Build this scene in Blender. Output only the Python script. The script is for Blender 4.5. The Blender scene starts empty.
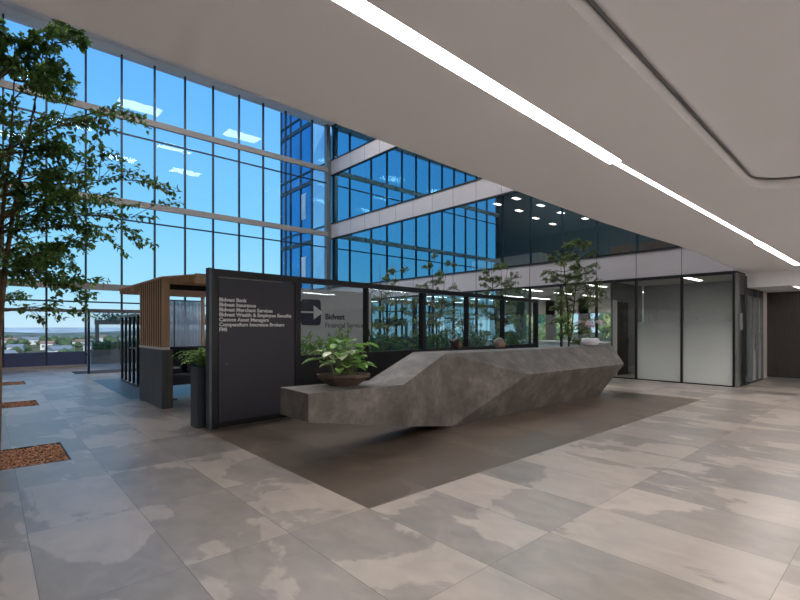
import bpy, bmesh, math, random
from mathutils import Vector, Matrix, noise
C = bpy.context.scene.collection
PI = math.pi
rnd = random.Random(7)

# ------------------------------------------------------------------ materials
def nt(m):
    m.use_nodes = True
    t = m.node_tree
    t.nodes.clear()
    return t, t.nodes, t.links
def out(t, sh):
    o = t.nodes.new('ShaderNodeOutputMaterial'); t.links.new(sh, o.inputs['Surface'])
def mat(name, col, rough=0.5, metal=0.0, var=0.08, scale=6.0, bump=0.0, spec=0.5, stretch=(1,1,1), detail=4):
    m = bpy.data.materials.new(name); t, N, L = nt(m)
    b = N.new('ShaderNodeBsdfPrincipled')
    tc = N.new('ShaderNodeTexCoord'); mp = N.new('ShaderNodeMapping')
    mp.inputs['Scale'].default_value = stretch
    nz = N.new('ShaderNodeTexNoise'); nz.inputs['Scale'].default_value = scale; nz.inputs['Detail'].default_value = detail
    L.new(tc.outputs['Object'], mp.inputs['Vector']); L.new(mp.outputs[0], nz.inputs['Vector'])
    r = N.new('ShaderNodeValToRGB')
    r.color_ramp.elements[0].position = 0.3; r.color_ramp.elements[1].position = 0.7
    r.color_ramp.elements[0].color = [max(0, c*(1-var)) for c in col] + [1]
    r.color_ramp.elements[1].color = [min(1, c*(1+var)) for c in col] + [1]
    L.new(nz.outputs['Fac'], r.inputs['Fac']); L.new(r.outputs['Color'], b.inputs['Base Color'])
    b.inputs['Roughness'].default_value = rough; b.inputs['Metallic'].default_value = metal
    b.inputs['Specular IOR Level'].default_value = spec
    if bump:
        bp = N.new('ShaderNodeBump'); bp.inputs['Strength'].default_value = bump; bp.inputs['Distance'].default_value = 0.01
        L.new(nz.outputs['Fac'], bp.inputs['Height']); L.new(bp.outputs[0], b.inputs['Normal'])
    out(t, b.outputs[0]); return m
def emit(name, col, s):
    m = bpy.data.materials.new(name); t, N, L = nt(m)
    e = N.new('ShaderNodeEmission'); e.inputs[0].default_value = (*col, 1); e.inputs[1].default_value = s
    out(t, e.outputs[0]); return m
def glass(name, tint=(.9,.96,1), gcol=(1,1,1), base=.06, power=4.0, gain=.9, frost=None):
    """thin sheet glass: clear transmission mixed with a mirror reflection that grows towards grazing angles"""
    m = bpy.data.materials.new(name); t, N, L = nt(m)
    tr = N.new('ShaderNodeBsdfTransparent'); tr.inputs[0].default_value = (*tint, 1)
    gl = N.new('ShaderNodeBsdfGlossy'); gl.inputs[0].default_value = (*gcol, 1); gl.inputs['Roughness'].default_value = 0.0
    lw = N.new('ShaderNodeLayerWeight'); lw.inputs[0].default_value = 0.5
    p = N.new('ShaderNodeMath'); p.operation = 'POWER'; L.new(lw.outputs['Facing'], p.inputs[0]); p.inputs[1].default_value = power
    a = N.new('ShaderNodeMath'); a.operation = 'MULTIPLY_ADD'; L.new(p.outputs[0], a.inputs[0]); a.inputs[1].default_value = gain; a.inputs[2].default_value = base
    body = tr.outputs[0]
    if frost:
        z0, z1, hi = frost
        di = N.new('ShaderNodeBsdfTranslucent'); di.inputs[0].default_value = (.8,.86,.84,1)
        d2 = N.new('ShaderNodeBsdfDiffuse'); d2.inputs[0].default_value = (.82,.86,.83,1)
        mm = N.new('ShaderNodeMixShader'); mm.inputs[0].default_value = .6; L.new(di.outputs[0], mm.inputs[1]); L.new(d2.outputs[0], mm.inputs[2])
        g = N.new('ShaderNodeNewGeometry'); s = N.new('ShaderNodeSeparateXYZ'); L.new(g.outputs['Position'], s.inputs[0])
        mr = N.new('ShaderNodeMapRange'); L.new(s.outputs['Z'], mr.inputs[0])
        mr.inputs[1].default_value = z0; mr.inputs[2].default_value = z1; mr.inputs[3].default_value = hi; mr.inputs[4].default_value = .06
        mr.interpolation_type = 'SMOOTHSTEP'
        m2 = N.new('ShaderNodeMixShader'); L.new(mr.outputs[0], m2.inputs[0]); L.new(tr.outputs[0], m2.inputs[1]); L.new(mm.outputs[0], m2.inputs[2])
        body = m2.outputs[0]
    mx = N.new('ShaderNodeMixShader'); L.new(a.outputs[0], mx.inputs[0]); L.new(body, mx.inputs[1]); L.new(gl.outputs[0], mx.inputs[2])
    out(t, mx.outputs[0]); return m
def stone_tiles(name, light, dark, tx, ty, ox, oy, contrast=1.0, rough=.34):
    m = bpy.data.materials.new(name); t, N, L = nt(m)
    def M(op, a, b=None, c=None):
        n = N.new('ShaderNodeMath'); n.operation = op
        for i, v in enumerate((a, b, c)):
            if v is None: continue
            if isinstance(v, (int, float)): n.inputs[i].default_value = v
            else: L.new(v, n.inputs[i])
        return n.outputs[0]
    g = N.new('ShaderNodeNewGeometry'); s = N.new('ShaderNodeSeparateXYZ'); L.new(g.outputs['Position'], s.inputs[0])
    u = M('DIVIDE', M('SUBTRACT', s.outputs['X'], ox), tx); v = M('DIVIDE', M('SUBTRACT', s.outputs['Y'], oy), ty)
    fu = M('FLOOR', u); fv = M('FLOOR', v)
    cb = N.new('ShaderNodeCombineXYZ'); L.new(fu, cb.inputs[0]); L.new(fv, cb.inputs[1])
    wn = N.new('ShaderNodeTexWhiteNoise'); wn.noise_dimensions = '2D'; L.new(cb.outputs[0], wn.inputs['Vector'])
    # shift pattern per tile
    sc = N.new('ShaderNodeVectorMath'); sc.operation = 'SCALE'; L.new(wn.outputs['Color'], sc.inputs[0]); sc.inputs['Scale'].default_value = 23
    ad = N.new('ShaderNodeVectorMath'); ad.operation = 'ADD'; L.new(g.outputs['Position'], ad.inputs[0]); L.new(sc.outputs[0], ad.inputs[1])
    mp = N.new('ShaderNodeMapping'); mp.inputs['Rotation'].default_value = (0, 0, .5); mp.inputs['Scale'].default_value = (1.0, .6, 1)
    L.new(ad.outputs[0], mp.inputs['Vector'])
    n1 = N.new('ShaderNodeTexNoise'); n1.inputs['Scale'].default_value = .95; n1.inputs['Detail'].default_value = 9; n1.inputs['Roughness'].default_value = .55; n1.inputs['Distortion'].default_value = .5
    L.new(mp.outputs[0], n1.inputs['Vector'])
    cr = N.new('ShaderNodeValToRGB'); e = cr.color_ramp.elements
    e[0].position = .495; e[1].position = .515; e[0].color = (0,0,0,1); e[1].color = (1,1,1,1)
    L.new(n1.outputs['Fac'], cr.inputs['Fac'])
    n2 = N.new('ShaderNodeTexNoise'); n2.inputs['Scale'].default_value = 5.5; n2.inputs['Detail'].default_value = 8; n2.inputs['Distortion'].default_value = .6
    L.new(mp.outputs[0], n2.inputs['Vector'])
    f = M('ADD', M('MULTIPLY', cr.outputs['Color'], .50*contrast), M('MULTIPLY', M('SUBTRACT', n2.outputs['Fac'], .22), 1.0))
    f = M('ADD', f, M('MULTIPLY_ADD', wn.outputs['Value'], .34, -.22))
    mx = N.new('ShaderNodeMix'); mx.data_type = 'RGBA'; L.new(f, mx.inputs[0])
    mx.inputs[6].default_value = (*dark, 1); mx.inputs[7].default_value = (*light, 1)
    # joints
    du = M('ABSOLUTE', M('SUBTRACT', M('FRACT', u), .5)); dv = M('ABSOLUTE', M('SUBTRACT', M('FRACT', v), .5))
    gu = M('GREATER_THAN', du, .5 - .0026/tx); gv = M('GREATER_THAN', dv, .5 - .0018/ty)
    gr = M('MAXIMUM', gu, gv)
    m2 = N.new('ShaderNodeMix'); m2.data_type = 'RGBA'; L.new(M('MULTIPLY', gr, .75), m2.inputs[0]); L.new(mx.outputs[2], m2.inputs[6]); m2.inputs[7].default_value = (dark[0]*.3, dark[1]*.3, dark[2]*.3, 1)
    b = N.new('ShaderNodeBsdfPrincipled'); L.new(m2.outputs[2], b.inputs['Base Color']); b.inputs['Specular IOR Level'].default_value = .6
    L.new(M('MULTIPLY_ADD', n2.outputs['Fac'], .16, rough-.08), b.inputs['Roughness'])
    bp = N.new('ShaderNodeBump'); bp.inputs['Strength'].default_value = .12; bp.inputs['Distance'].default_value = .01
    L.new(n1.outputs['Fac'], bp.inputs['Height']); L.new(bp.outputs[0], b.inputs['Normal'])
    out(t, b.outputs[0]); return m
def leafmat(name, col, rough=.5, var=.5, scale=8, tl=.4):
    m = mat(name, col, rough, var=var, scale=scale); t = m.node_tree; N = t.nodes; L = t.links
    b = [n for n in N if n.type == 'BSDF_PRINCIPLED'][0]; o = [n for n in N if n.type == 'OUTPUT_MATERIAL'][0]; r = [n for n in N if n.type == 'VALTORGB'][0]
    q = N.new('ShaderNodeBsdfTranslucent'); L.new(r.outputs['Color'], q.inputs[0]); x = N.new('ShaderNodeMixShader'); x.inputs[0].default_value = tl
    L.new(b.outputs[0], x.inputs[1]); L.new(q.outputs[0], x.inputs[2]); L.new(x.outputs[0], o.inputs['Surface']); return m
def concrete(name):
    m = bpy.data.materials.new(name); t, N, L = nt(m)
    tc = N.new('ShaderNodeTexCoord')
    n1 = N.new('ShaderNodeTexNoise'); n1.inputs['Scale'].default_value = 2.6; n1.inputs['Detail'].default_value = 10; n1.inputs['Roughness'].default_value = .68; n1.inputs['Distortion'].default_value = .1
    n2 = N.new('ShaderNodeTexNoise'); n2.inputs['Scale'].default_value = 14; n2.inputs['Detail'].default_value = 6
    L.new(tc.outputs['Object'], n1.inputs['Vector']); L.new(tc.outputs['Object'], n2.inputs['Vector'])
    a = N.new('ShaderNodeMath'); a.operation = 'MULTIPLY_ADD'; L.new(n2.outputs['Fac'], a.inputs[0]); a.inputs[1].default_value = .22; L.new(n1.outputs['Fac'], a.inputs[2])
    r = N.new('ShaderNodeValToRGB'); e = r.color_ramp.elements
    e[0].position = .42; e[0].color = (.075,.066,.058,1); e[1].position = .85; e[1].color = (.25,.225,.205,1)
    x = e.new(.62); x.color = (.135,.12,.107,1)
    L.new(a.outputs[0], r.inputs['Fac'])
    b = N.new('ShaderNodeBsdfPrincipled'); L.new(r.outputs['Color'], b.inputs['Base Color']); b.inputs['Roughness'].default_value = .55
    bp = N.new('ShaderNodeBump'); bp.inputs['Strength'].default_value = .15; bp.inputs['Distance'].default_value = .01; L.new(n2.outputs['Fac'], bp.inputs['Height']); L.new(bp.outputs[0], b.inputs['Normal'])
    out(t, b.outputs[0]); return m

M_FLOOR = stone_tiles('stone_floor', (.41,.35,.305), (.185,.162,.146), .741, 1.30, .222, .57)
M_FLOORD = stone_tiles('dark_stone_floor', (.185,.138,.106), (.080,.061,.048), .741*2, 1.30*2, .222, .57, .7, .36)
M_CEIL = mat('ceiling_plaster', (.85,.855,.89), .9, var=.012, scale=1.2)
M_CONC = concrete('cast_concrete')
M_BLACK = mat('black_powder_coat', (.012,.012,.014), .4, var=.2)
M_CHAR = mat('charcoal_panel', (.052,.051,.066), .5, var=.06, scale=2)
M_EDGE = mat('blue_grey_edge', (.11,.15,.19), .35)
M_MULL = mat('dark_mullion', (.022,.032,.05), .4, metal=.3)
M_TRANS = mat('grey_transom', (.27,.25,.245), .55, var=.04)
M_GREY = mat('grey_frame', (.17,.17,.175), .45, metal=.4)
M_SPAN = mat('white_spandrel', (.54,.51,.535), .35, var=.02, scale=1)
M_WALLW = mat('warm_white_wall', (.72,.68,.62), .8, var=.03)
M_WALLD = mat('dark_wall', (.085,.065,.055), .7, var=.1)
M_WALLM = mat('mid_grey_wall', (.22,.22,.225), .7, var=.06)
M_TIMD = mat('dark_timber', (.042,.032,.028), .5, var=.4, scale=3, stretch=(14,14,.6))
M_TIM = mat('light_timber', (.74,.49,.31), .6, var=.16, scale=3, stretch=(10,10,.7))
M_PANEL = mat('kiosk_stone', (.105,.115,.13), .45, var=.2, scale=3, stretch=(4,4,.5))
M_PANELB = mat('kiosk_end_stone', (.17,.14,.115), .6, var=.25, scale=4)
M_GLC = glass('curtain_glass', (.95,.985,1), (1,1,1), .017, 4)
M_GLF = glass('facade_glass', (.50,.52,.54), (.30,.74,1.0), .42, 2.2, .55)
M_GLG = glass('ground_glass', (.86,.90,.90), (.85,.95,1), .09, 4)
M_GLT = glass('coated_ground_glass', (.6,.75,.78), (.55,.9,1.0), .36, 3, .6)
M_GLS = glass('screen_glass', (.86,.92,.92), (.8,.92,1), .05, 4)
M_FROST = glass('frosted_glass', (.86,.9,.9), (.9,.95,1), .07, 4, .8, frost=(.15, 2.5, .93))
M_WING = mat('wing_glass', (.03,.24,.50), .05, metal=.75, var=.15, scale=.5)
M_WINGSKY = mat('wing_glass_sky_tone', (.42,.72,.92), .08, metal=.35, var=.1, scale=.5)  # pale blue base colour paints in the reflected sky
M_LIGHT = emit('lamp_white', (1,.96,.93), 20)
M_PANLT = emit('panel_light', (1,.97,.93), 9)
M_ROOFLT = emit('roof_light', (1,.97,.95), 19)
M_GRLT = emit('ground_office_lamp', (1,.96,.88), 12)
M_OFFLT = emit('office_lamp', (1,.96,.88), 9)
M_FILL = emit('lobby_fill_panel', (1,.965,.945), 29)  # glow of the added out-of-view panels that brighten the lobby
M_LEAF = leafmat('ficus_leaf', (.15,.27,.075), .45, var=.6, scale=7)
M_LEAFL = leafmat('atrium_leaf', (.20,.26,.11), .5, var=.5, scale=6)
M_HEDGE = leafmat('hedge_leaf', (.08,.19,.08), .5, var=.5, scale=9)
M_FERN = leafmat('fern_leaf', (.25,.42,.12), .5, var=.4, scale=12)
M_HOSTA = leafmat('broad_leaf', (.25,.46,.10), .45, var=.5, scale=14)
M_HOSTP = mat('pale_leaf', (.72,.76,.55), .5, var=.3, scale=14)
M_STEM = mat('plant_stem', (.20,.26,.09), .6)
M_BARK = mat('bark', (.20,.125,.075), .85, var=.4, scale=14, bump=.5)
M_BARKD = mat('bark_grey', (.075,.06,.05), .85, var=.4, scale=14, bump=.5)
M_MULCH = mat('mulch', (.42,.22,.13), .95, var=.75, scale=30, bump=1.0)
M_SOIL = mat('soil', (.05,.035,.025), .95, var=.4, scale=40)
M_WHITE = mat('white_paint', (.92,.92,.93), .5, var=.01)
M_CER = mat('white_ceramic', (.72,.70,.75), .25, var=.02)
M_BOWL = mat('brown_bowl', (.10,.068,.056), .55, var=.25, scale=12)
M_NAVY = mat('navy_blue', (.006,.010,.045), .4)
M_PLANT = mat('planter_black', (.035,.045,.06), .4)
M_SOFA = mat('navy_upholstery', (.03,.036,.052), .85, var=.15, scale=60)
M_SOFAL = mat('grey_upholstery', (.07,.075,.09), .85, var=.15, scale=60)
M_CURT = bpy.data.materials.new('sheer_curtain'); _t,_N,_L = nt(M_CURT)
_d = _N.new('ShaderNodeBsdfDiffuse'); _d.inputs[0].default_value = (.8,.82,.85,1); _r = _N.new('ShaderNodeBsdfTranslucent'); _r.inputs[0].default_value = (.85,.88,.92,1)
_p = _N.new('ShaderNodeBsdfTransparent'); _x = _N.new('ShaderNodeMixShader'); _x.inputs[0].default_value = .5; _L.new(_d.outputs[0],_x.inputs[1]); _L.new(_r.outputs[0],_x.inputs[2])
_y = _N.new('ShaderNodeMixShader'); _y.inputs[0].default_value = .35; _L.new(_x.outputs[0],_y.inputs[1]); _L.new(_p.outputs[0],_y.inputs[2]); out(_t,_y.outputs[0])
M_SKIN = mat('skin_brown', (.19,.085,.05), .5, var=.08)
M_SKINL = mat('skin_tan', (.42,.23,.16), .5, var=.08)
M_HAIRD = mat('hair_dark_brown', (.022,.011,.009), .5, var=.4, scale=60, stretch=(1,1,.2))
M_HAIRG = mat('hair_grey', (.20,.18,.165), .6, var=.3, scale=60, stretch=(1,1,.2))
M_CLOTH1 = mat('dark_blouse', (.02,.02,.028), .8)
M_CLOTH2 = mat('navy_jacket', (.03,.035,.06), .8)
M_EYEW = mat('eye_white', (.7,.7,.68), .3)
M_LIP = mat('lip', (.25,.07,.06), .5)
M_PETAL = mat('orchid_petal', (.72,.58,.66), .6, var=.12)
M_GRASS = mat('ground_green', (.13,.13,.075), .95, var=.6, scale=.02, detail=8, spec=0)
M_HAZEHILL = mat('hazed_far_hill', (.42,.50,.50), .95, spec=0, var=.25, scale=.01)  # distance haze is mixed into this pale base colour
M_HWALL = mat('house_wall', (.80,.77,.73), .8, spec=0, var=.04)
M_HROOF = mat('house_roof_grey', (.24,.27,.29), .8, spec=0, var=.12)
M_HROOFR = mat('house_roof_clay', (.38,.22,.16), .8, spec=0, var=.12)
M_TREEG = mat('far_tree', (.075,.115,.05), .9, var=.5, scale=.4)
M_PAVE = mat('terrace_paving', (.42,.41,.40), .8, var=.08)
M_BASE = mat('base_panel_navy', (.05,.065,.15), .35, var=.08)
M_SCREEN = mat('monitor_black', (.01,.01,.012), .25)

# ------------------------------------------------------------------ mesh helpers
def box(bm, x0, x1, y0, y1, z0, z1):
    v = [bm.verts.new(p) for p in ((x0,y0,z0),(x1,y0,z0),(x1,y1,z0),(x0,y1,z0),(x0,y0,z1),(x1,y0,z1),(x1,y1,z1),(x0,y1,z1))]
    for f in ((0,3,2,1),(4,5,6,7),(0,1,5,4),(1,2,6,5),(2,3,7,6),(3,0,4,7)): bm.faces.new([v[i] for i in f])
def prism(bm, pts, z0, z1):
    n = len(pts); a = [bm.verts.new((x,y,z0)) for x,y in pts]; b = [bm.verts.new((x,y,z1)) for x,y in pts]
    bm.faces.new(a[::-1]); bm.faces.new(b)
    for i in range(n): bm.faces.new((a[i], a[(i+1)%n], b[(i+1)%n], b[i]))
def tube(bm, pts, rad, seg=8, cap=True):
    rings = []
    pts = [Vector(p) for p in pts]
    for i, p in enumerate(pts):
        d = (pts[min(i+1, len(pts)-1)] - pts[max(i-1, 0)]).normalized()
        up = Vector((0,0,1)) if abs(d.z) < .95 else Vector((1,0,0))
        s = d.cross(up).normalized(); t = s.cross(d).normalized()
        r = rad[i] if isinstance(rad, (list, tuple)) else rad
        rings.append([bm.verts.new(p + s*math.cos(2*PI*k/seg)*r + t*math.sin(2*PI*k/seg)*r) for k in range(seg)])
    for a, b in zip(rings, rings[1:]):
        for k in range(seg): bm.faces.new((a[k], b[k], b[(k+1)%seg], a[(k+1)%seg]))
    if cap:
        bm.faces.new(rings[0]); bm.faces.new(rings[-1][::-1])
def lathe(bm, prof, c=(0,0,0), seg=28, sx=1, sy=1):
    rings = []
    for r, z in prof:
        rings.append([bm.verts.new((c[0]+sx*r*math.cos(2*PI*k/seg), c[1]+sy*r*math.sin(2*PI*k/seg), c[2]+z)) for k in range(seg)])
    for a, b in zip(rings, rings[1:]):
        for k in range(seg): bm.faces.new((a[k], a[(k+1)%seg], b[(k+1)%seg], b[k]))
    bm.faces.new(rings[0][::-1]); bm.faces.new(rings[-1])
def leaf(bm, p, d, n, L, W):
    d = d.normalized(); s = d.cross(n)
    if s.length < 1e-4: s = d.orthogonal()
    s.normalize(); n = s.cross(d).normalized()
    a = bm.verts.new(p); m1 = bm.verts.new(p+d*L*.45 - n*L*.05); t = bm.verts.new(p+d*L - n*L*.18)
    l = bm.verts.new(p+d*L*.42+s*W*.5+n*W*.14); r = bm.verts.new(p+d*L*.42-s*W*.5+n*W*.14)
    bm.faces.new((a, r, m1)); bm.faces.new((r, t, m1)); bm.faces.new((a, m1, l)); bm.faces.new((m1, t, l))
def rv(r=None):
    r = r or rnd
    while True:
        v = Vector((r.uniform(-1,1), r.uniform(-1,1), r.uniform(-1,1)))
        if .05 < v.length < 1: return v.normalized()
def obj(name, bm, m, parent=None, smooth=False, bevel=0, recalc=True):
    me = bpy.data.meshes.new(name)
    if recalc: bmesh.ops.recalc_face_normals(bm, faces=bm.faces)
    bm.to_mesh(me); bm.free()
    o = bpy.data.objects.new(name, me); C.objects.link(o); me.materials.append(m)
    if smooth:
        for p in me.polygons: p.use_smooth = True
    if bevel:
        b = o.modifiers.new('bevel', 'BEVEL'); b.width = bevel; b.segments = 2; b.limit_method = 'ANGLE'
    if parent: o.parent = parent
    return o
def tag(o, label, cat, group=None, kind=None):
    o['label'] = label; o['category'] = cat
    if group: o['group'] = group
    if kind: o['kind'] = kind
    return o
def thing(name, label, cat, loc=(0,0,0), rz=0, group=None):
    o = bpy.data.objects.new(name, None); C.objects.link(o); o.empty_display_size = .2
    o.location = loc; o.rotation_euler = (0,0,rz)
    return tag(o, label, cat, group)
def sroot(name, loc=(0,0,0), rz=0):
    o = bpy.data.objects.new(name, None); C.objects.link(o); o.location = loc; o.rotation_euler = (0,0,rz); o['kind'] = 'structure'
    return o
def struct(name, bm, m):
    o = obj(name, bm, m); o['kind'] = 'structure'; return o
def B(*a):
    bm = bmesh.new(); box(bm, *a); return bm
def dup(root, loc=None, label=None, rz=None, group=None):
    r = root.copy(); C.objects.link(r)
    if loc is not None: r.location = loc
    if rz is not None: r.rotation_euler = (0,0,rz)
    if label: r['label'] = label
    if group: r['group'] = group
    for ch in list(root.children):
        c = ch.copy(); C.objects.link(c); c.parent = r
        for g in list(ch.children):
            d = g.copy(); C.objects.link(d); d.parent = c
    return r
def text(name, body, size, loc, rot, m, parent=None, bold=.02, ext=.002, align='LEFT', sx=1.0, space=1.0):
    cu = bpy.data.curves.new(name, 'FONT'); cu.body = body; cu.size = size; cu.offset = bold*size; cu.extrude = ext; cu.align_x = align
    cu.space_line = space; cu.resolution_u = 3
    tmp = bpy.data.objects.new(name+'_tmp', cu); C.objects.link(tmp)
    dg = bpy.context.evaluated_depsgraph_get()
    me = bpy.data.meshes.new_from_object(tmp.evaluated_get(dg))
    bpy.data.objects.remove(tmp)
    me.name = name; me.materials.clear(); me.materials.append(m)
    o = bpy.data.objects.new(name, me); C.objects.link(o)
    o.location = loc; o.rotation_euler = rot; o.scale = (sx,1,1)
    if parent: o.parent = parent
    return o

# ------------------------------------------------------------------ setting
XF = 14.6; YC = 22.3; ZC = 3.05; XL = -3.0; YB = -7.0; XE = 18.3
ROOF = 13.05
# floor with openings for the tree pits, made of strips around them
PITS = [(-.52, .74, 6.65, 7.75), (-.52, .78, 11.75, 12.65), (-.52, .80, 16.4, 17.4)]
bm = bmesh.new()
INS = (2.44, 11.55, 3.14, 7.22)
def cells(xs, ys, holes):
    for i in range(len(xs)-1):
        for j in range(len(ys)-1):
            cx, cy = (xs[i]+xs[i+1])/2, (ys[j]+ys[j+1])/2
            if any(h[0] < cx < h[1] and h[2] < cy < h[3] for h in holes): continue
            yield xs[i], xs[i+1], ys[j], ys[j+1]
RUG = (2.3, 5.4, 11.36, 16.4)
xs = sorted({XL, -.52, .74, .78, .80, 2.3, 2.44, 5.4, 11.55, XF, 23.0}); ys = sorted({YB, 3.14, 7.22, 6.65, 7.75, 11.36, 11.75, 12.65, 16.4, 17.4, YC+.3})
vd = {}
def vv(x, y):
    if (x,y) not in vd: vd[(x,y)] = bm.verts.new((x,y,0))
    return vd[(x,y)]
for a,b,c,d in cells(xs, ys, PITS+[INS, RUG]): bm.faces.new((vv(a,c), vv(b,c), vv(b,d), vv(a,d)))
struct('floor', bm, M_FLOOR)
bm = bmesh.new(); v = [bm.verts.new(p) for p in ((INS[0],INS[2],0),(INS[1],INS[2],0),(INS[1],INS[3],0),(INS[0],INS[3],0))]; bm.faces.new(v)
struct('floor', bm, M_FLOORD)
bm = bmesh.new(); v = [bm.verts.new(p) for p in ((RUG[0],RUG[2],0),(RUG[1],RUG[2],0),(RUG[1],RUG[3],0),(RUG[0],RUG[3],0))]; bm.faces.new(v)
struct('floor', bm, mat('dark_blue_stone', (.07,.085,.105), .35, var=.15, scale=2))

# tree pits
def pit(p, label):
    x0,x1,y0,y1 = p
    t = thing('tree_pit', label, 'tree pit', ((x0+x1)/2,(y0+y1)/2,0), 0, 'square mulch beds in the floor')
    w, d = (x1-x0)/2, (y1-y0)/2
    bm = bmesh.new(); box(bm,-w,w,-d,-d+.012,-.05,.002); box(bm,-w,w,d-.012,d,-.05,.002); box(bm,-w,-w+.012,-d+.012,d-.012,-.05,.002); box(bm,w-.012,w,-d+.012,d-.012,-.05,.002)
    obj('rim', bm, M_BLACK, t)
    bm = bmesh.new(); n = 60; rr = random.Random(3)
    g = [[bm.verts.new((-w+.012+(2*w-.024)*i/n, -d+.012+(2*d-.024)*j/n, -.03+rr.uniform(0,.022))) for j in range(n+1)] for i in range(n+1)]
    for i in range(n):
        for j in range(n): bm.faces.new((g[i][j], g[i+1][j], g[i+1][j+1], g[i][j+1]))
    for k in range(650):   # bark chips
        c = Vector((rr.uniform(-w+.05,w-.05), rr.uniform(-d+.05,d-.05), rr.uniform(-.012,.004))); a = rv(rr)*rr.uniform(.015,.035); a.z *= .3
        b = a.cross(Vector((0,0,1))).normalized()*rr.uniform(.006,.014); h = Vector((0,0,.006))
        vs = [bm.verts.new(c+s1*a+s2*b+s3*h) for s3 in (-1,1) for s1,s2 in ((-1,-1),(1,-1),(1,1),(-1,1))]
        for f in ((0,3,2,1),(4,5,6,7),(0,1,5,4),(1,2,6,5),(2,3,7,6),(3,0,4,7)): bm.faces.new([vs[i] for i in f])
    o = obj('mulch', bm, M_MULCH, t)
    return t
pit(PITS[0], 'nearest and largest square bed of brown bark mulch set in the floor')
pit(PITS[1], 'middle bed of brown bark mulch, second one along the left edge')
pit(PITS[2], 'farthest thin strip of brown mulch near the big window wall')

# lobby ceiling slab with coffer
EDGE = [(XL,2.72),(0,2.78),(2.6,2.88),(4.4,2.94),(6.5,3.0),(8.1,2.98),(9.4,2.93),(11.5,2.99),(XF,3.15)]
def rrect(x0,x1,y0,y1,r,n=10):
    pts = []
    for cx,cy,a0 in ((x1-r,y1-r,0),(x0+r,y1-r,PI/2),(x0+r,y0+r,PI),(x1-r,y0+r,1.5*PI)):
        for k in range(n+1):
            a = a0+PI/2*k/n; pts.append((cx+r*math.cos(a), cy+r*math.sin(a)))
    return pts
SX0, SX1 = .3, 14.4
strip = [(SX0,1.66),(4.25,1.78),(4.25,1.812),(10.1,1.852),(10.1,1.84),(SX1,1.88),(SX1,2.0),(10.1,1.955),(10.1,1.915),(4.25,1.862),(4.25,1.89),(SX0,1.76)]
# shift to match (built as one long channel)
outer = [(XL,YB),(15.6,YB),(15.6,3.2),(XF,3.2)] + EDGE[::-1]
def loop(bm, pts, z):
    vs = [bm.verts.new((x,y,z)) for x,y in pts]
    return vs, [bm.edges.new((vs[i], vs[(i+1)%len(vs)])) for i in range(len(vs))]
bm = bmesh.new()
coffer = [(x,y+.03*(x-4)) for x,y in rrect(-2.4, 6.45, -3.2, 1.14, .5)]
es = []
for pts in (outer, coffer, strip):
    es += loop(bm, pts, ZC)[1]
bmesh.ops.triangle_fill(bm, edges=es, use_beauty=True)
# coffer wall and top
def wallring(bm, pts, z0, z1):
    a = [bm.verts.new((x,y,z0)) for x,y in pts]; b = [bm.verts.new((x,y,z1)) for x,y in pts]
    for i in range(len(pts)):
        j = (i+1)%len(pts); bm.faces.new((a[i],a[j],b[j],b[i]))
    return b
b = wallring(bm, coffer, ZC, ZC+.11)
bm.faces.new(b)
b = wallring(bm, strip, ZC, ZC+.03)
me_o = struct('ceiling', bm, M_CEIL)
# slab fascia toward the atrium
bm = bmesh.new()
for (xa,ya),(xb,yb) in zip(EDGE, EDGE[1:]):
    v = [bm.verts.new(p) for p in ((xa,ya,ZC),(xb,yb,ZC),(xb,yb,3.81),(xa,ya,3.81))]; bm.faces.new(v)
struct('trim_1', bm, M_SPAN)
# dark grey tube standing in for the shadow line of the coffer groove
bm = bmesh.new(); c2 = [(x,y+.03*(x-4)) for x,y in rrect(-2.385, 6.435, -3.185, 1.125, .485)]
for i in range(len(c2)):
    j = (i+1)%len(c2)
    pass
tube(bm, [(x,y,ZC+.098) for x,y in c2]+[(c2[0][0],c2[0][1],ZC+.098)], .012, 4, cap=False)
struct('trim_2', bm, M_GREY)

# linear ceiling lamp: wide, narrow and wide sections
def linear(pts, label, ends):
    t = thing('linear_ceiling_light', label, 'ceiling light', (0,0,0), 0, 'recessed light line in the lobby ceiling')
    bm = bmesh.new(); prism(bm, pts, ZC+.004, ZC+.02); obj('diffuser', bm, M_LIGHT, t)
    return t
linear([(SX0+.002,1.661),(4.248,1.781),(4.248,1.889),(SX0+.002,1.759)], 'wide glowing light strip nearest in the ceiling, at the top of the view', 0)
linear([(4.252,1.813),(10.098,1.853),(10.098,1.914),(4.252,1.861)], 'narrow middle stretch of the glowing ceiling light line', 0)
linear([(10.102,1.842),(SX1-.002,1.881),(SX1-.002,1.999),(10.102,1.953)], 'farthest wider end of the ceiling light line, towards dark timber wall', 0)
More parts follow.
